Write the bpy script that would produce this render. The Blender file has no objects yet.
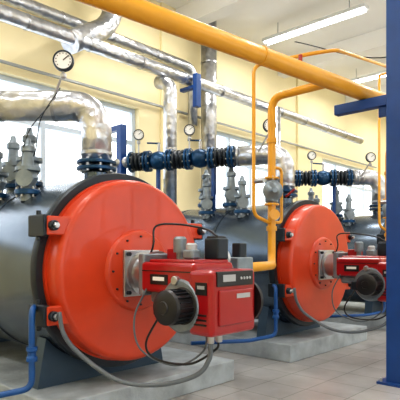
import bpy, bmesh, math, random
from mathutils import Vector, Matrix
random.seed(4)
scn = bpy.context.scene
scn.view_settings.view_transform = 'Standard'
try: scn.view_settings.look = 'Medium High Contrast'
except Exception: pass
COL = scn.collection

# ---------------------------------------------------------------- materials
def mat(name, col, rough=.5, metal=0.0, var=.08, vscale=6, bump=0.0, bscale=30, coat=0.0, emis=None):
    m = bpy.data.materials.new(name); m.use_nodes = True
    nt = m.node_tree; b = nt.nodes['Principled BSDF']
    tc = nt.nodes.new('ShaderNodeTexCoord')
    n = nt.nodes.new('ShaderNodeTexNoise'); n.inputs['Scale'].default_value = vscale; n.inputs['Detail'].default_value = 4
    nt.links.new(tc.outputs['Object'], n.inputs['Vector'])
    r = nt.nodes.new('ShaderNodeValToRGB')
    c = Vector(col)
    lo = c*(1-var); hi = c*(1+var)
    r.color_ramp.elements[0].position = .3; r.color_ramp.elements[1].position = .7
    r.color_ramp.elements[0].color = (*lo, 1); r.color_ramp.elements[1].color = (*[min(1, v) for v in hi], 1)
    nt.links.new(n.outputs['Fac'], r.inputs['Fac']); nt.links.new(r.outputs['Color'], b.inputs['Base Color'])
    b.inputs['Roughness'].default_value = rough; b.inputs['Metallic'].default_value = metal
    b.inputs['Coat Weight'].default_value = coat
    if bump > 0:
        n2 = nt.nodes.new('ShaderNodeTexNoise'); n2.inputs['Scale'].default_value = bscale; n2.inputs['Detail'].default_value = 3
        nt.links.new(tc.outputs['Object'], n2.inputs['Vector'])
        bp = nt.nodes.new('ShaderNodeBump'); bp.inputs['Strength'].default_value = bump; bp.inputs['Distance'].default_value = .02
        nt.links.new(n2.outputs['Fac'], bp.inputs['Height']); nt.links.new(bp.outputs['Normal'], b.inputs['Normal'])
    if emis:
        b.inputs['Emission Color'].default_value = (*emis[0], 1); b.inputs['Emission Strength'].default_value = emis[1]
    return m

M_orange = mat('orange_enamel', (.56, .048, .008), .40, 0, .10, 3, coat=.25)
M_shell = mat('boiler_shell_paint', (.12, .155, .20), .25, .75, .14, 2.5)
M_dark = mat('dark_steel', (.028, .036, .046), .4, .5)
M_black = mat('black_plastic', (.010, .010, .012), .38)
M_red = mat('burner_red', (.33, .006, .010), .28, 0, .04, coat=.4)
M_yellow = mat('gas_yellow', (.70, .33, .018), .38, 0, .06, 4, coat=.2)
M_blue = mat('steel_blue', (.007, .055, .22), .4, 0, .08)
M_bluepipe = mat('drain_blue', (.007, .075, .26), .35, 0, .08)
M_valve = mat('valve_blue', (.008, .055, .135), .28, .35, .35)
def foil_mat():
    m = bpy.data.materials.new('insulation_foil'); m.use_nodes = True
    nt = m.node_tree; b = nt.nodes['Principled BSDF']; tc = nt.nodes.new('ShaderNodeTexCoord')
    v = nt.nodes.new('ShaderNodeTexVoronoi'); v.inputs['Scale'].default_value = 9
    n = nt.nodes.new('ShaderNodeTexNoise'); n.inputs['Scale'].default_value = 6; n.inputs['Detail'].default_value = 5
    n.inputs['Distortion'].default_value = .8
    nt.links.new(tc.outputs['Object'], v.inputs['Vector']); nt.links.new(tc.outputs['Object'], n.inputs['Vector'])
    ad = nt.nodes.new('ShaderNodeMath'); ad.operation = 'ADD'
    nt.links.new(v.outputs['Distance'], ad.inputs[0]); nt.links.new(n.outputs['Fac'], ad.inputs[1])
    bp = nt.nodes.new('ShaderNodeBump'); bp.inputs['Strength'].default_value = .5; bp.inputs['Distance'].default_value = .026
    nt.links.new(ad.outputs[0], bp.inputs['Height']); nt.links.new(bp.outputs['Normal'], b.inputs['Normal'])
    r = nt.nodes.new('ShaderNodeValToRGB'); r.color_ramp.elements[0].position = .35; r.color_ramp.elements[1].position = .65
    r.color_ramp.elements[0].color = (.44, .46, .50, 1); r.color_ramp.elements[1].color = (.66, .67, .70, 1)
    nt.links.new(n.outputs['Fac'], r.inputs['Fac']); nt.links.new(r.outputs['Color'], b.inputs['Base Color'])
    b.inputs['Metallic'].default_value = 1; b.inputs['Roughness'].default_value = .30
    return m
M_foil = foil_mat()
M_steel = mat('bare_steel', (.46, .47, .49), .30, .9, .1, 10)
M_cast = mat('grey_casting', (.22, .26, .29), .4, .5, .15, 12)
M_saddle = mat('saddle_paint', (.05, .085, .13), .45, .3)
M_conc = mat('plinth_concrete', (.36, .40, .43), .75, 0, .25, 4, bump=.25, bscale=30)
M_wall = mat('wall_cream', (.90, .79, .50), .8, 0, .03, 1.5, bump=.05, bscale=60)
M_ceil = mat('ceiling_white', (.90, .89, .86), .85, 0, .02, 1)
M_frame = mat('frame_white', (.58, .66, .75), .5, 0, .03)
M_lamp = mat('lamp_housing', (.80, .82, .84), .5, 0, .03)
M_white = mat('dial_white', (.85, .85, .83), .4, 0, .02)
M_label = mat('label_silver', (.40, .41, .43), .4, .3, .03)
M_hose = mat('grey_hose', (.12, .14, .16), .45, 0, .08)
M_tray = mat('tray_galvanised', (.36, .38, .38), .45, .5)
M_tube = mat('tube_light', (1, 1, 1), .4, 0, 0, emis=((.98, .98, 1), 9))

def floor_mat():
    m = bpy.data.materials.new('floor_tiles'); m.use_nodes = True
    nt = m.node_tree; b = nt.nodes['Principled BSDF']
    tc = nt.nodes.new('ShaderNodeTexCoord')
    br = nt.nodes.new('ShaderNodeTexBrick'); br.offset = 0; br.squash = 1
    br.inputs['Scale'].default_value = 1; br.inputs['Brick Width'].default_value = .45; br.inputs['Row Height'].default_value = .45
    br.inputs['Mortar Size'].default_value = .005
    br.inputs['Color1'].default_value = (.40, .39, .38, 1); br.inputs['Color2'].default_value = (.35, .345, .34, 1)
    br.inputs['Mortar'].default_value = (.24, .235, .23, 1)
    nt.links.new(tc.outputs['Object'], br.inputs['Vector'])
    n = nt.nodes.new('ShaderNodeTexNoise'); n.inputs['Scale'].default_value = 2.5; n.inputs['Detail'].default_value = 7
    nt.links.new(tc.outputs['Object'], n.inputs['Vector'])
    mx = nt.nodes.new('ShaderNodeMix'); mx.data_type = 'RGBA'; mx.blend_type = 'SOFT_LIGHT'; mx.inputs[0].default_value = .5
    nt.links.new(br.outputs['Color'], mx.inputs[6]); nt.links.new(n.outputs['Fac'], mx.inputs[7])
    nt.links.new(mx.outputs[2], b.inputs['Base Color'])
    b.inputs['Roughness'].default_value = .26
    return m
M_floor = floor_mat()
def glass_mat():
    m = bpy.data.materials.new('window_glass'); m.use_nodes = True
    nt = m.node_tree; nt.nodes.remove(nt.nodes['Principled BSDF'])
    t = nt.nodes.new('ShaderNodeBsdfTransparent'); g = nt.nodes.new('ShaderNodeBsdfGlossy'); g.inputs['Roughness'].default_value = .05
    mx = nt.nodes.new('ShaderNodeMixShader'); mx.inputs[0].default_value = .07
    nt.links.new(t.outputs[0], mx.inputs[1]); nt.links.new(g.outputs[0], mx.inputs[2])
    nt.links.new(mx.outputs[0], nt.nodes['Material Output'].inputs[0])
    return m
M_glass = glass_mat()

# ---------------------------------------------------------------- mesh helpers
def link(name, me, m, parent):
    ob = bpy.data.objects.new(name, me); COL.objects.link(ob)
    if m: me.materials.append(m)
    if parent:
        ob.parent = parent
        ob.matrix_parent_inverse = Matrix.Translation(-Vector(parent.location))
    return ob
def empty(name, loc):
    e = bpy.data.objects.new(name, None); e.location = loc; e.empty_display_size = .1; COL.objects.link(e); return e
def box(name, c, s, m, parent=None, bevel=0.0, rz=0.0, rx=0.0):
    bm = bmesh.new(); bmesh.ops.create_cube(bm, size=1)
    bmesh.ops.scale(bm, vec=s, verts=bm.verts)
    if bevel > 0:
        bmesh.ops.bevel(bm, geom=bm.edges[:], offset=bevel, segments=3, affect='EDGES', profile=.5)
    M = Matrix.Translation(c) @ Matrix.Rotation(rz, 4, 'Z') @ Matrix.Rotation(rx, 4, 'X')
    me = bpy.data.meshes.new(name)
    if parent is None:
        bmesh.ops.transform(bm, matrix=Matrix.Rotation(rz, 4, 'Z') @ Matrix.Rotation(rx, 4, 'X'), verts=bm.verts)
        bm.to_mesh(me); bm.free(); ob = link(name, me, m, None); ob.location = c; return ob
    bmesh.ops.transform(bm, matrix=M, verts=bm.verts)
    bm.to_mesh(me); bm.free()
    return link(name, me, m, parent)
def frame_from(d):
    d = Vector(d).normalized()
    u = d.cross(Vector((0, 0, 1)))
    if u.length < 1e-3: u = Vector((1, 0, 0))
    u.normalize(); v = d.cross(u).normalized()
    return d, u, v
def lathe(name, o, d, prof, m, parent=None, seg=40, sharp=35):
    o = Vector(o); d, u, v = frame_from(d)
    bm = bmesh.new(); rings = []
    for t, r in prof:
        if r < 1e-5: rings.append([bm.verts.new(o+d*t)])
        else: rings.append([bm.verts.new(o+d*t+(u*math.cos(a)+v*math.sin(a))*r) for a in [2*math.pi*i/seg for i in range(seg)]])
    for a, b in zip(rings[:-1], rings[1:]):
        if len(a) == 1 and len(b) == 1: continue
        for i in range(seg):
            j = (i+1) % seg
            if len(a) == 1: bm.faces.new((a[0], b[i], b[j]))
            elif len(b) == 1: bm.faces.new((a[i], b[0], a[j]))
            else: bm.faces.new((a[i], b[i], b[j], a[j]))
    if len(rings[0]) > 1: bm.faces.new(rings[0])
    if len(rings[-1]) > 1: bm.faces.new(rings[-1])
    bmesh.ops.recalc_face_normals(bm, faces=bm.faces)
    for f in bm.faces: f.smooth = True
    for e in bm.edges:
        if len(e.link_faces) == 2 and e.calc_face_angle(0) > math.radians(sharp): e.smooth = False
    me = bpy.data.meshes.new(name); bm.to_mesh(me); bm.free()
    return link(name, me, m, parent)
def cyl(name, p0, p1, r, m, parent=None, bev=None, seg=28):
    p0 = Vector(p0); p1 = Vector(p1); L = (p1-p0).length
    b = min(r*.15, L*.15) if bev is None else bev
    return lathe(name, p0, p1-p0, [(0, r-b), (b, r), (L-b, r), (L, r-b)], m, parent, seg)
def fillet(pts, rad, n=8):
    pts = [Vector(p) for p in pts]; out = [pts[0]]
    for i in range(1, len(pts)-1):
        a, b, c = pts[i-1], pts[i], pts[i+1]
        d1 = (a-b); d2 = (c-b); rr = min(rad, d1.length*.49, d2.length*.49)
        p = b+d1.normalized()*rr; q = b+d2.normalized()*rr
        for k in range(n+1):
            t = k/n; out.append(p*(1-t)**2+b*2*t*(1-t)+q*t*t)
    out.append(pts[-1]); return out
def crom(pts, n=10):
    P = [Vector(p) for p in pts]; P = [P[0]*2-P[1]]+P+[P[-1]*2-P[-2]]; out = []
    for i in range(1, len(P)-2):
        for k in range(n):
            t = k/n
            out.append(.5*((2*P[i])+(-P[i-1]+P[i+1])*t+(2*P[i-1]-5*P[i]+4*P[i+1]-P[i+2])*t*t+(-P[i-1]+3*P[i]-3*P[i+1]+P[i+2])*t**3))
    out.append(P[-2]); return out
def sweep(name, path, r, m, parent=None, seg=20):
    bm = bmesh.new(); rings = []; prev = None
    for i, p in enumerate(path):
        t = (path[min(i+1, len(path)-1)]-path[max(i-1, 0)]).normalized()
        if prev is None:
            _, u, _ = frame_from(t)
        else:
            u = (prev-t*prev.dot(t)).normalized()
        prev = u; v = t.cross(u)
        rings.append([bm.verts.new(p+(u*math.cos(a)+v*math.sin(a))*r) for a in [2*math.pi*k/seg for k in range(seg)]])
    for a, b in zip(rings[:-1], rings[1:]):
        for i in range(seg):
            j = (i+1) % seg
            f = bm.faces.new((a[i], a[j], b[j], b[i])); f.smooth = True
    bm.faces.new(rings[0]); bm.faces.new(rings[-1])
    bmesh.ops.recalc_face_normals(bm, faces=bm.faces)
    me = bpy.data.meshes.new(name); bm.to_mesh(me); bm.free()
    return link(name, me, m, parent)
def pipe(name, pts, r, m, parent=None, rad=None, seg=24):
    return sweep(name, fillet(pts, rad if rad else r*2.2), r, m, parent, seg)
def cable(name, pts, r, m, parent=None):
    return sweep(name, crom(pts), r, m, parent, 10)
def flange(name, c, d, r, th, m, parent, bolts=8, boltm=None):
    c = Vector(c); dd, u, v = frame_from(d)
    lathe(name, c-dd*th/2, dd, [(0, r*.95), (th*.15, r), (th*.85, r), (th, r*.95)], m, parent, 32)
    bm = bmesh.new()
    for i in range(bolts):
        a = 2*math.pi*(i+.5)/bolts
        q = c+(u*math.cos(a)+v*math.sin(a))*r*.82
        M = Matrix.Translation(q) @ dd.to_track_quat('Z', 'Y').to_matrix().to_4x4()
        bmesh.ops.create_cone(bm, cap_ends=True, segments=6, radius1=r*.085, radius2=r*.085, depth=th*1.9, matrix=M)
    me = bpy.data.meshes.new(name+'_bolts'); bm.to_mesh(me); bm.free()
    link(name+'_bolts', me, boltm or M_steel, parent)

# ---------------------------------------------------------------- room
X0, X1, Y0, Y1, H = -4.0, 20.0, -4.0, 7.5, 6.4
box('floor', ((X0+X1)/2, (Y0+Y1)/2, -.1), (X1-X0+.6, Y1-Y0+.6, .2), M_floor)
box('ceiling', ((X0+X1)/2, (Y0+Y1)/2, H+.1), (X1-X0+.6, Y1-Y0+.6, .2), M_ceil)
def wall_y(name, y, openings, z0, z1):
    root = empty(name, ((X0+X1)/2, y, 0))
    box('below', ((X0+X1)/2, y, z0/2), (X1-X0+.6, .3, z0), M_wall, root)
    box('above', ((X0+X1)/2, y, (z1+H)/2), (X1-X0+.6, .3, H-z1), M_wall, root)
    xs = [X0-.3]+[v for o in openings for v in o]+[X1+.3]
    for i in range(0, len(xs), 2):
        box('pier_%d' % i, ((xs[i]+xs[i+1])/2, y, (z0+z1)/2), (xs[i+1]-xs[i], .3, z1-z0), M_wall, root)
    return root
wi = 0
def window(xa, xb, y, z0, z1, ny):
    global wi; wi += 1
    root = empty('window_%d' % wi, ((xa+xb)/2, y, (z0+z1)/2))
    W = xb-xa; n = max(2, round(W/1.0)); w = .08
    for i in range(n+1):
        x = xa+w/2+(W-w)*i/n
        box('mullion_%d' % i, (x, y, (z0+z1)/2), (w, .08, z1-z0), M_frame, root)
    for k, z in enumerate((z0+w/2, z0+(z1-z0)*.66, z1-w/2)):
        box('rail_%d' % k, ((xa+xb)/2, y, z), (W, .07, w), M_frame, root)
    box('pane', ((xa+xb)/2, y, (z0+z1)/2), (W-.01, .012, z1-z0-.01), M_glass, root)
    box('sill', ((xa+xb)/2, y+ny*.14, z0-.02), (W+.1, .22, .04), M_frame, root)
back = [(-2.5, 6.3), (8.3, 10.9), (13.4, 17.5)]
wall_y('wall_back', Y1+.15, back, 2.2, 4.15)
for a, b in back: window(a, b, Y1+.15, 2.2, 4.15, -1)
added_front = [(-2, 4), (6, 12), (14, 18)]  # unseen windows behind the camera, added for sky light and reflections
wall_y('wall_front', Y0-.15, added_front, 1.0, 4.2)
for a, b in added_front: window(a, b, Y0-.15, 1.0, 4.2, 1)
box('wall_left', (X0-.15, (Y0+Y1)/2, H/2), (.3, Y1-Y0, H), M_wall)
box('wall_right', (X1+.15, (Y0+Y1)/2, H/2), (.3, Y1-Y0, H), M_wall)
for i, x in enumerate((7.1, 12.2, 18.2)):
    box('trim_%d' % (i+1), (x, Y1-.03, H/2), (.5, .06, H), M_wall)
for i, x in enumerate((-1.0, 3.3, 7.4, 11.2, 15.0, 18.8)):
    box('ceiling_beam', (x, (Y0+Y1)/2, H-.2), (.32, Y1-Y0, .4), M_ceil, None, .01)

def luminaire(x, y, L=2.4, P=56):
    root = empty('fluorescent_lamp', (x, y, H-.35))
    box('housing', (x, y, H-.32), (.22, L, .07), M_lamp, root, .01)
    for dx in (-.06, .06): cyl('tube', (x+dx, y-L/2+.05, H-.38), (x+dx, y+L/2-.05, H-.38), .018, M_tube, root)
    for dy in (-L*.35, L*.35): cyl('rod', (x, y+dy, H-.29), (x, y+dy, H-.003), .01, M_steel, root)
    ld = bpy.data.lights.new('tube_glow', 'AREA'); ld.shape = 'RECTANGLE'; ld.size = .3; ld.size_y = L; ld.energy = P
    ld.color = (1, .97, .93)
    lo = bpy.data.objects.new('tube_glow', ld); COL.objects.link(lo); lo.parent = root; lo.location = (0, 0, -.08)
for x in (-1.8, 1.7, 5.9, 9.2, 13.0, 16.8):
    for y, P in ((5.4, 62), (1.6, 54), (-2.0, 30)): luminaire(x, y, 2.4, P)

# ---------------------------------------------------------------- boilers
CZ = 1.22; YF = 3.43
def boiler(cx):
    B = empty('industrial_boiler', (cx, 5.0, CZ))
    o = (cx, 0, CZ)
    lathe('shell', o, (0, 1, 0), [(YF+.27, .80), (YF+.27, .855), (6.75, .855), (6.8, .83), (6.85, .5), (6.85, 0)], M_shell, B, 96)
    lathe('front_flange', o, (0, 1, 0), [(YF+.20, .70), (YF+.20, .872), (YF+.215, .88), (YF+.275, .88), (YF+.29, .872), (YF+.29, .70)], M_dark, B, 96)
    for i, y in enumerate((4.75, 5.85)):
        lathe('seam_band_%d' % i, o, (0, 1, 0), [(y, .85), (y, .862), (y+.05, .862), (y+.05, .85)], M_shell, B, 96)
    prof = [(YF+.21, .78), (YF+.20, .80), (YF+.05, .80)]
    for k in range(1, 7):
        a = k/6*math.pi/2; prof.append((YF+.05-.05*math.sin(a), .75+.05*math.cos(a)))
    prof += [(YF+.0, .72), (YF+.0, .36), (YF-.03, .345), (YF-.035, .33), (YF-.035, 0)]
    lathe('door', o, (0, 1, 0), prof, M_orange, B, 96, 50)
    lathe('door_back_ring', o, (0, 1, 0), [(YF+.165, .79), (YF+.165, .815), (YF+.21, .815), (YF+.21, .79)], M_orange, B, 96)
    for i in range(12):
        a = math.pi*2*i/12
        cyl('hub_bolt_%d' % i, (cx+.30*math.cos(a), YF-.03, CZ+.30*math.sin(a)), (cx+.30*math.cos(a), YF-.05, CZ+.30*math.sin(a)), .010, M_dark, B, seg=6)
    for sx in (-1, 1):
        for k, dz in enumerate((.37, -.33)):
            z = CZ+dz; x = cx+sx*.74
            box('clamp_arm_%d_%d' % (sx, k), (x+sx*.01, YF+.06, z), (.24, .07, .15), M_orange, B, .012)
            box('clamp_lug_%d_%d' % (sx, k), (x+sx*.13, YF+.16, z), (.055, .24, .17), M_dark, B, .01)
            cyl('clamp_pin_%d_%d' % (sx, k), (x+sx*.09, YF+.03, z), (x+sx*.09, YF-.02, z), .04, M_dark, B, seg=16)
            cyl('clamp_nut_%d_%d' % (sx, k), (x+sx*.09, YF-.02, z), (x+sx*.09, YF-.05, z), .024, M_steel, B, seg=6)
            cyl('clamp_rod_%d_%d' % (sx, k), (x+sx*.13, YF+.16, z-.12), (x+sx*.13, YF+.16, z+.12), .02, M_dark, B, seg=12)
    for y in (3.95, 6.3):
        bm = bmesh.new()
        N = 14; top = []
        for i in range(N+1):
            a = math.radians(-90-48+96*i/N); top.append((.862*math.cos(a), CZ+.862*math.sin(a)))
        poly = [(-.72, .222)]+top+[(.72, .222)]
        f = [bm.verts.new((cx+px, y-.07, pz)) for px, pz in poly]; g = [bm.verts.new((cx+px, y+.07, pz)) for px, pz in poly]
        bm.faces.new(f); bm.faces.new(g[::-1])
        for i in range(len(f)):
            j = (i+1) % len(f); bm.faces.new((f[i], g[i], g[j], f[j]))
        bmesh.ops.recalc_face_normals(bm, faces=bm.faces)
        me = bpy.data.meshes.new('saddle'); bm.to_mesh(me); bm.free(); link('saddle', me, M_saddle, B)
    cyl('riser_neck', (cx, 4.05, CZ+.80), (cx, 4.05, 2.16), .12, M_shell, B)
    pipe('drain_pipe', [(cx-.80, 3.72, .95), (cx-.95, 3.55, .95), (cx-.95, 3.55, .34), (cx-1.3, 3.7, .30), (cx-1.9, 4.1, .30)], .024, M_bluepipe, B, .08)
    lathe('drain_valve', (cx-.95, 3.55, .55), (0, 0, 1), [(0, .03), (0, .042), (.03, .042), (.04, .032), (.07, .032), (.08, .042), (.11, .042), (.11, .03)], M_bluepipe, B, 20)

def plinth(cx):
    box('concrete_plinth', (cx+.235, 5.15, .11), (2.17, 3.5, .22), M_conc, None, .012)

def burner(cx):
    R = empty('gas_burner', (cx, 2.8, 1.15))
    z = CZ-.02
    box('mount_plate', (cx, YF-.05, z), (.40, .03, .40), M_steel, R, .008)
    for sx in (-1, 1):
        for sz in (-1, 1): cyl('plate_bolt', (cx+sx*.165, YF-.06, z+sz*.165), (cx+sx*.165, YF-.10, z+sz*.165), .018, M_dark, R, seg=6)
    lathe('blast_tube', (cx, YF-.06, z), (0, -1, 0), [(0, .17), (.0, .185), (.03, .185), (.04, .15), (.17, .15), (.18, .19), (.22, .19), (.22, .15)], M_steel, R, 36)
    box('mount_block', (cx, 3.13, z+.0), (.44, .07, .34), M_cast, R, .015)
    box('upper_casing', (cx, 2.82, 1.185), (.46, .60, .24), M_red, R, .03)
    box('casing_lid', (cx, 2.80, 1.312), (.40, .50, .03), M_red, R, .012)
    box('casing_seam', (cx, 2.82, 1.235), (.466, .56, .008), M_black, R)
    box('casing_under', (cx+.02, 2.92, 1.03), (.36, .34, .12), M_cast, R, .03)
    box('front_housing', (cx+.02, 2.46, 1.015), (.52, .24, .48), M_red, R, .035)
    box('display_panel', (cx+.02, 2.34, 1.19), (.42, .02, .11), M_black, R, .006)
    box('display_screen', (cx-.06, 2.328, 1.195), (.14, .006, .05), M_label, R)
    for i in range(4): cyl('key_%d' % i, (cx+.08+.035*i, 2.333, 1.19), (cx+.08+.035*i, 2.323, 1.19), .011, M_label, R, seg=12)
    box('front_cover', (cx+.03, 2.335, .98), (.40, .02, .26), M_red, R, .012)
    box('front_label', (cx+.10, 2.323, 1.06), (.16, .004, .035), M_label, R)
    for i in range(3): box('side_slot_%d' % i, (cx-.242, 2.46, .86+.035*i), (.006, .14, .014), M_black, R)
    box('side_label', (cx-.242, 2.44, 1.12), (.006, .11, .09), M_black, R)
    box('side_label_text', (cx-.246, 2.44, 1.13), (.003, .07, .025), M_label, R)
    lathe('inlet_ring', (cx+.28, 2.46, 1.0), (1, 0, 0), [(0, .17), (.03, .17), (.05, .15), (.05, 0)], M_black, R, 32)
    for k in range(2):
        cyl('cable_gland_%d' % k, (cx-.16+.09*k, 2.42, .80), (cx-.16+.09*k, 2.42, .72), .026, M_steel, R, seg=12)
    lathe('fan_scroll', (cx+.05, 2.66, .98), (-1, 0, 0), [(0, .18), (.0, .20), (.03, .21), (.27, .21), (.30, .19), (.30, 0)], M_cast, R, 48)
    lathe('motor', (cx-.22, 2.62, .985), (-1, 0, 0), [(0, .10), (0, .14), (.03, .14), (.04, .118), (.17, .118), (.18, .13), (.21, .125), (.225, .10), (.225, .05), (.235, .045), (.235, 0)], M_black, R, 40)
    for i in range(20):
        a = 2*math.pi*i/20
        c = Vector((cx-.325, 2.62+.12*math.cos(a), .985+.12*math.sin(a)))
        box('motor_fin_%d' % i, c, (.13, .006, .02), M_dark, R, 0, 0, a+math.pi/2)
    box('terminal_box', (cx-.27, 2.80, .96), (.12, .12, .11), M_dark, R, .012)
    box('name_plate', (cx-.233, 2.90, 1.17), (.006, .20, .08), M_black, R, .002)
    box('name_plate_label', (cx-.237, 2.90, 1.175), (.004, .13, .03), M_white, R)
    lathe('side_dial', (cx-.23, 2.70, 1.17), (-1, 0, 0), [(0, .035), (.03, .035), (.035, .03), (.035, 0)], M_steel, R, 24)
    box('servo_box', (cx+.13, 2.62, 1.41), (.13, .15, .17), M_dark, R, .015)
    box('servo_lid', (cx+.13, 2.62, 1.50), (.10, .12, .02), M_black, R, .006)
    box('pressure_switch', (cx-.05, 2.72, 1.365), (.10, .11, .08), M_cast, R, .02)
    lathe('switch_cap', (cx-.05, 2.72, 1.40), (0, 0, 1), [(0, .045), (.04, .045), (.055, .03), (.055, 0)], M_label, R, 24)
    lathe('actuator', (cx+.02, 2.92, 1.32), (0, 0, 1), [(0, .03), (.06, .03), (.06, .055), (.17, .055), (.19, .04), (.19, 0)], M_cast, R, 24)
    box('ignition_box', (cx+.08, 3.0, 1.365), (.12, .16, .09), M_red, R, .012)
    lathe('gas_butterfly', (cx+.16, 2.70, 1.33), (1, 0, 0), [(0, .05), (0, .08), (.03, .08), (.03, .05), (.12, .05), (.12, .08), (.15, .08), (.15, .05)], M_steel, R, 28)
    pipe('gas_elbow', [(cx+.20, 2.70, 1.24), (cx+.55, 2.70, 1.24), (cx+.72, 2.79, 1.24)], .048, M_steel, R, .12)
    box('gas_valve_block', (cx+.50, 2.68, 1.26), (.22, .14, .16), M_cast, R, .015)
    box('solenoid', (cx+.50, 2.68, 1.40), (.10, .09, .12), M_dark, R, .012)
    cable('flexible_conduit', [(cx-.83, 3.36, .93), (cx-.80, 3.34, .76), (cx-.70, 3.27, .60), (cx-.56, 3.00, .43), (cx-.38, 2.76, .40), (cx-.22, 2.52, .48), (cx-.17, 2.43, .60), (cx-.16, 2.42, .72)], .018, M_hose, R)
    cable('sensor_cable', [(cx-.02, 3.38, 1.12), (cx-.03, 3.20, 1.42), (cx+.02, 3.22, 1.60), (cx+.12, 3.05, 1.62), (cx+.15, 2.75, 1.57), (cx+.14, 2.62, 1.51)], .009, M_black, R)
    cable('motor_cable', [(cx-.28, 2.82, .92), (cx-.32, 2.95, .68), (cx-.28, 2.88, .56), (cx-.2, 2.6, .55), (cx-.09, 2.44, .66), (cx-.07, 2.42, .72)], .009, M_black, R)
    cable('probe_cable', [(cx-.22, 3.05, 1.1), (cx-.28, 3.14, .85), (cx-.26, 3.08, .60), (cx-.15, 2.8, .50), (cx-.05, 2.6, .62), (cx+.0, 2.6, .78)], .008, M_hose, R)

def gauge(c, r, stem_to, name='pressure_gauge'):
    c = Vector(c); R = empty(name, c)
    d = Vector((-.66, -.75, 0)).normalized()
    lathe('case', c+d*-.025, d, [(0, r*.9), (.005, r), (.045, r), (.055, r*.97), (.055, r*.84), (.045, r*.82)], M_dark, R, 36)
    lathe('dial', c+d*.018, d, [(0, r*.86), (.004, r*.86), (.004, 0)], M_white, R, 36)
    _, u, v = frame_from(d)
    for i in range(11):
        a = math.radians(-40+26*i); q = c+d*.0235+(u*math.cos(a)*r*.68+Vector((0, 0, 1))*math.sin(a)*r*.68)
        lathe('tick_%d' % i, q, d, [(0, .06*r), (.001, .06*r)], M_black, R, 6)
    n0 = c+d*.026; q = n0+(u*-.55+Vector((0, 0, .5)))*r*.95
    cyl('needle', n0, q, r*.045, M_black, R, seg=6)
    cyl('stem', c-Vector((0, 0, r*.9)), stem_to, .012, M_steel, R, seg=10)
    lathe('stem_cock', c-Vector((0, 0, r*1.7)), (0, 0, 1), [(0, .02), (.01, .028), (.04, .028), (.05, .02)], M_steel, R, 12)

def riser(cx, dirv, run, blue=True):
    dv = Vector((dirv[0], dirv[1], 0)).normalized()
    p = Vector((cx, 4.05, 0)); zc = 2.80; r = .145
    R = empty('insulated_riser_pipe', (cx, 4.05, 2.5))
    a = p+Vector((0, 0, 2.26)); b = p+Vector((0, 0, zc)); c = b+dv*run
    sweep('foil_jacket', fillet([a, b, c], .36, 12), r, M_foil, R, 32)
    for k, t in enumerate((.40, run*.62, run-.04)):
        q = b+dv*t; lathe('strap_%d' % k, q-dv*.015, dv, [(0, r), (0, r+.006), (.03, r+.006), (.03, r)], M_steel, R, 32)
    lathe('strap_low', a+Vector((0, 0, .06)), (0, 0, 1), [(0, r), (0, r+.006), (.03, r+.006), (.03, r)], M_steel, R, 32)
    flange('flange_low', p+Vector((0, 0, 2.185)), (0, 0, 1), .19, .035, M_valve, R)
    flange('flange_high', p+Vector((0, 0, 2.245)), (0, 0, 1), .19, .035, M_valve, R)
    if blue:
        V = empty('flanged_valve_assembly', c+dv*.9)
        s = c
        L = 1.75 if blue is True else blue
        cyl('core', s, s+dv*L, .085, M_valve, V)
        t = .04; k = 0
        while t < L:
            flange('flange_%d' % k, s+dv*t, dv, .165, .04, M_valve, V)
            kind = k % 4
            if kind == 0: t += .055
            elif kind == 1:
                pr = []
                for i in range(3):
                    pr += [(i*.07, .10), (i*.07+.02, .145), (i*.07+.05, .145), (i*.07+.07, .10)]
                lathe('bellows_%d' % k, s+dv*(t+.02), dv, pr, M_dark, V, 32, 60); t += .25
            elif kind == 2: t += .055
            else:
                lathe('valve_body_%d' % k, s+dv*(t+.02), dv, [(0, .09), (.06, .13), (.14, .15), (.22, .13), (.28, .09)], M_valve, V, 32, 60)
                m0 = s+dv*(t+.16)
                cyl('valve_stem_%d' % k, m0+Vector((0, 0, .12)), m0+Vector((0, 0, .27)), .022, M_steel, V)
                cyl('valve_lever_%d' % k, m0+Vector((0, 0, .27))-dv*.02, m0+Vector((0, 0, .29))+dv*.2, .014, M_valve, V)
                t += .32
            k += 1
        e = s+dv*L
        pipe('return_pipe', [e, e+dv*.25, e+dv*.25-Vector((0, 0, .7))], .09, M_foil, V, .2)
        for tt in (.35, 1.25):
            if tt < L: box('support_post', s+dv*tt+Vector((0, 0, -.46)), (.05, .05, .7), M_blue, V)

def safety_valves(cx):
    for dx, y, k in ((-.52, 4.42, 1.15), (-.30, 4.80, 1.3), (-.50, 5.12, 1.2), (-.15, 5.45, 1.3)):
        zt = CZ+math.sqrt(max(0, .855**2-dx*dx))
        R = empty('safety_valve', (cx+dx, y, zt+.25)); o = Vector((cx+dx, y, zt-.04))
        S = lambda pr: [(t*k, r*k) for t, r in pr]
        lathe('body', o, (0, 0, 1), S([(0, .06), (.09, .06), (.09, .055), (.14, .06), (.19, .085), (.24, .07), (.25, .10), (.28, .10), (.28, .05), (.40, .04), (.41, .055), (.45, .055), (.47, .03), (.52, .02), (.52, 0)]), M_cast, R, 28, 40)
        flange('base_flange', o+Vector((0, 0, .075*k)), (0, 0, 1), .105*k, .05, M_valve, R, 6)
        d = Vector((-.7, -.7, 0)).normalized()
        lathe('outlet', o+Vector((0, 0, .18*k)), d, S([(0, .045), (.08, .045), (.08, .07), (.105, .07), (.105, .05)]), M_cast, R, 24)

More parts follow.
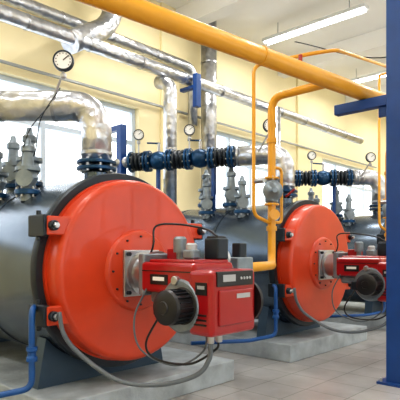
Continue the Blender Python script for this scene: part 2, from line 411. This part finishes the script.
CXS = (2.87, 6.14, 9.41)
for cx in CXS:
    plinth(cx); boiler(cx); burner(cx); safety_valves(cx)
riser(CXS[0], (-.68, .73), 1.5, blue=.9)
riser(CXS[1], (-.43, .90), .72)
riser(CXS[2], (-.62, .78), .50, blue=1.3)
for cx in CXS:
    gauge((cx-.36, 4.06, 3.14), .095, (cx-.36, 4.25, 2.80))
gauge((5.50, 5.35, 3.24), .085, (5.50, 5.35, 2.86))
gauge((5.12, 6.10, 3.22), .085, (5.12, 6.10, 2.86))
gauge((8.62, 5.06, 3.24), .085, (8.62, 5.06, 2.86))

# ---------------------------------------------------------------- gas line
G = empty('yellow_gas_pipe', (4, 2.6, 3.15))
A = Vector((2.27, 2.92, 3.20)); Bp = Vector((5.14, 2.48, 3.14)); dg = (Bp-A)
dgn = dg.normalized()
sweep('main', [A-dgn*3.2, A, Bp, Bp+dgn*6], .082, M_yellow, G, 32)
for t in (-.9, 1.45, 4.6):
    q = A+dgn*t; lathe('weld_ring', q, dgn, [(0, .082), (0, .088), (.025, .088), (.025, .082)], M_yellow, G, 32)
for ox in (0, 3.27):
    my = 2.54-ox*.153
    D = empty('yellow_gas_drop', (4.74+ox, 3.3, 2.2))
    mz = 3.145-ox*.02
    x = 4.74+ox
    pipe('drop', [(x, my, mz), (x, 3.3, mz), (x, 3.3, 1.24), (x-.45, 2.98, 1.24), (x-1.15, 2.79, 1.24)], .045, M_yellow, D, .16)
    for z in (2.62, 1.62): lathe('union', (x, 3.3, z), (0, 0, 1), [(0, .045), (0, .06), (.05, .06), (.05, .045)], M_yellow, D, 24)
    flange('flange_a', (x, 3.3, 2.22), (0, 0, 1), .085, .02, M_yellow, D, 4)
    flange('flange_b', (x, 3.3, 1.92), (0, 0, 1), .085, .02, M_yellow, D, 4)
    lathe('regulator', (x-.0, 3.3, 2.07), (-.66, -.75, 0), [(-.06, .06), (-.02, .095), (.04, .10), (.05, .115), (.07, .115), (.08, .09), (.12, .05), (.16, .03), (.16, 0)], M_cast, D, 32)
    box('regulator_body', (x, 3.3, 2.07), (.12, .12, .26), M_cast, D, .02)
    lathe('filter', (x+.02, 3.3, 1.80), (-.66, -.75, 0), [(0, .05), (.07, .05), (.07, .06), (.10, .06), (.10, 0)], M_yellow, D, 20)
    pipe('bypass', [(x, 3.3, 2.35), (x+.2, 3.3, 2.35), (x+.2, 3.3, 1.72), (x, 3.3, 1.72)], .018, M_yellow, D, .06)
    cyl('cock_handle', (x+.2, 3.24, 2.02), (x+.2, 3.12, 2.10), .012, M_red, D)
    T = empty('yellow_vent_pipe', (x-.34, 3.3, 2.6))
    if ox == 0:
        pts = [(x, 3.3, 1.70), (x-.34, 3.3, 1.78), (x-.34, 3.3, 3.42), (4.72, 2.78, 3.50), (4.95, 2.60, 3.56), (7.67, 3.0, 4.15), (7.67, 3.28, 4.15)]
    else:
        pts = [(x, 3.3, 1.70), (x-.34, 3.3, 1.78), (x-.34, 3.3, 4.15)]
    pipe('vent', pts, .02, M_yellow, T, .10)
    cyl('vent_cock', (x-.34, 3.27, 2.15), (x-.34, 3.16, 2.15), .03, M_steel, T)
cyl('main_cock', A+dgn*2.0+Vector((0, 0, .075)), A+dgn*2.0+Vector((0, 0, .15)), .02, M_red, G)

# ---------------------------------------------------------------- blue column with bracket
C = empty('blue_steel_column', (5.24, 2.03, 0))
cxx, cyy = 5.27, 2.04
box('web', (cxx, cyy, H/2), (.22, .22, H-.004), M_blue, C, .012)
box('base_plate', (cxx, cyy, .012), (.36, .36, .024), M_blue, C)
for sx in (-1, 1):
    for sy in (-1, 1): cyl('anchor_bolt', (cxx+sx*.145, cyy+sy*.145, .02), (cxx+sx*.145, cyy+sy*.145, .06), .014, M_steel, C, seg=6)
box('bracket', (cxx, 2.45, 2.995), (.10, .65, .11), M_blue, C, .006)
box('gusset', (cxx, 2.20, 2.9), (.03, .14, .14), M_blue, C)

# ---------------------------------------------------------------- overhead insulated lines
def ohpipe(name, pts, r, rad=None, step=1.0):
    pts = [Vector(p) for p in pts]
    R = empty(name, pts[0]); path = fillet(pts, rad or r*2.5)
    sweep('jacket', path, r, M_foil, R, 28)
    for a, b in zip(pts[:-1], pts[1:]):
        L = (b-a).length; n = int(L/step); d = (b-a).normalized()
        for i in range(1, n):
            lathe('strap_%d' % i, a+d*(L*i/n), d, [(0, r), (0, r+.007), (.03, r+.007), (.03, r)], M_steel, R, 28)
    return R
ohpipe('insulated_header_pipe', [(-3.9, 6.6, 4.62), (14, 6.6, 4.62)], .11)
ohpipe('insulated_header_pipe', [(-3.9, 7.25, 5.2), (7.55, 7.25, 5.2), (7.55, 7.25, 4.0)], .10)
ohpipe('insulated_flue_pipe', [(6.14, 6.45, 2.0), (6.14, 6.45, 4.35), (6.14, 6.75, 4.45)], .12)
ohpipe('exhaust_duct', [(5.25, 6.9, 6.38), (5.25, 6.9, 5.25), (4.2, 6.62, 4.55)], .17, .5, .8)
ohpipe('exhaust_duct', [(8.0, 7.2, 6.38), (8.0, 7.2, 2.6)], .17, .5, .9)
ohpipe('insulated_flue_pipe', [(9.41, 6.45, 2.0), (9.41, 6.45, 4.6)], .12)
box('cable_tray', (7, 7.42, 4.28), (20, .05, .035), M_tray)
S = empty('blue_pipe_support', (5.0, 6.5, 0))
box('post_1', (5.0, 6.38, 1.7), (.12, .12, 3.4), M_blue, S, .01)
box('arm_1', (5.0, 6.62, 3.36), (.1, .6, .08), M_blue, S)
K = empty('blue_pipe_hanger', (6.8, 6.6, 4.3))
box('strut', (6.8, 6.42, 4.38), (.13, .10, .62), M_blue, K, .008)
box('cross_bar', (6.8, 6.62, 4.46), (.11, .40, .06), M_blue, K, .006)
cable('gauge_cable', [(2.5, 4.1, 2.9), (2.36, 4.2, 2.6), (2.4, 4.4, 2.3), (2.3, 4.6, 2.15)], .005, M_dark)
cable('gauge_cable', [(2.45, 4.2, 2.75), (2.3, 4.3, 2.5), (2.33, 4.5, 2.25), (2.5, 4.7, 2.2)], .005, M_dark)
cable('hanging_cable', [(9.5, 6.0, 6.0), (10.3, 4.4, 5.45), (11.2, 3.0, 5.9)], .012, M_black)

# ---------------------------------------------------------------- world + camera
w = bpy.data.worlds.new('sky'); scn.world = w; w.use_nodes = True
bg = w.node_tree.nodes['Background']; bg.inputs[0].default_value = (.88, .94, 1, 1); bg.inputs[1].default_value = 2.7
cd = bpy.data.cameras.new('camera'); cd.lens = 45; cd.sensor_width = 36; cd.shift_y = .125; cd.clip_end = 100
co = bpy.data.objects.new('camera', cd); COL.objects.link(co)
co.location = (0, 0, 1.4); co.rotation_euler = (math.radians(90), 0, math.radians(-47))
scn.camera = co
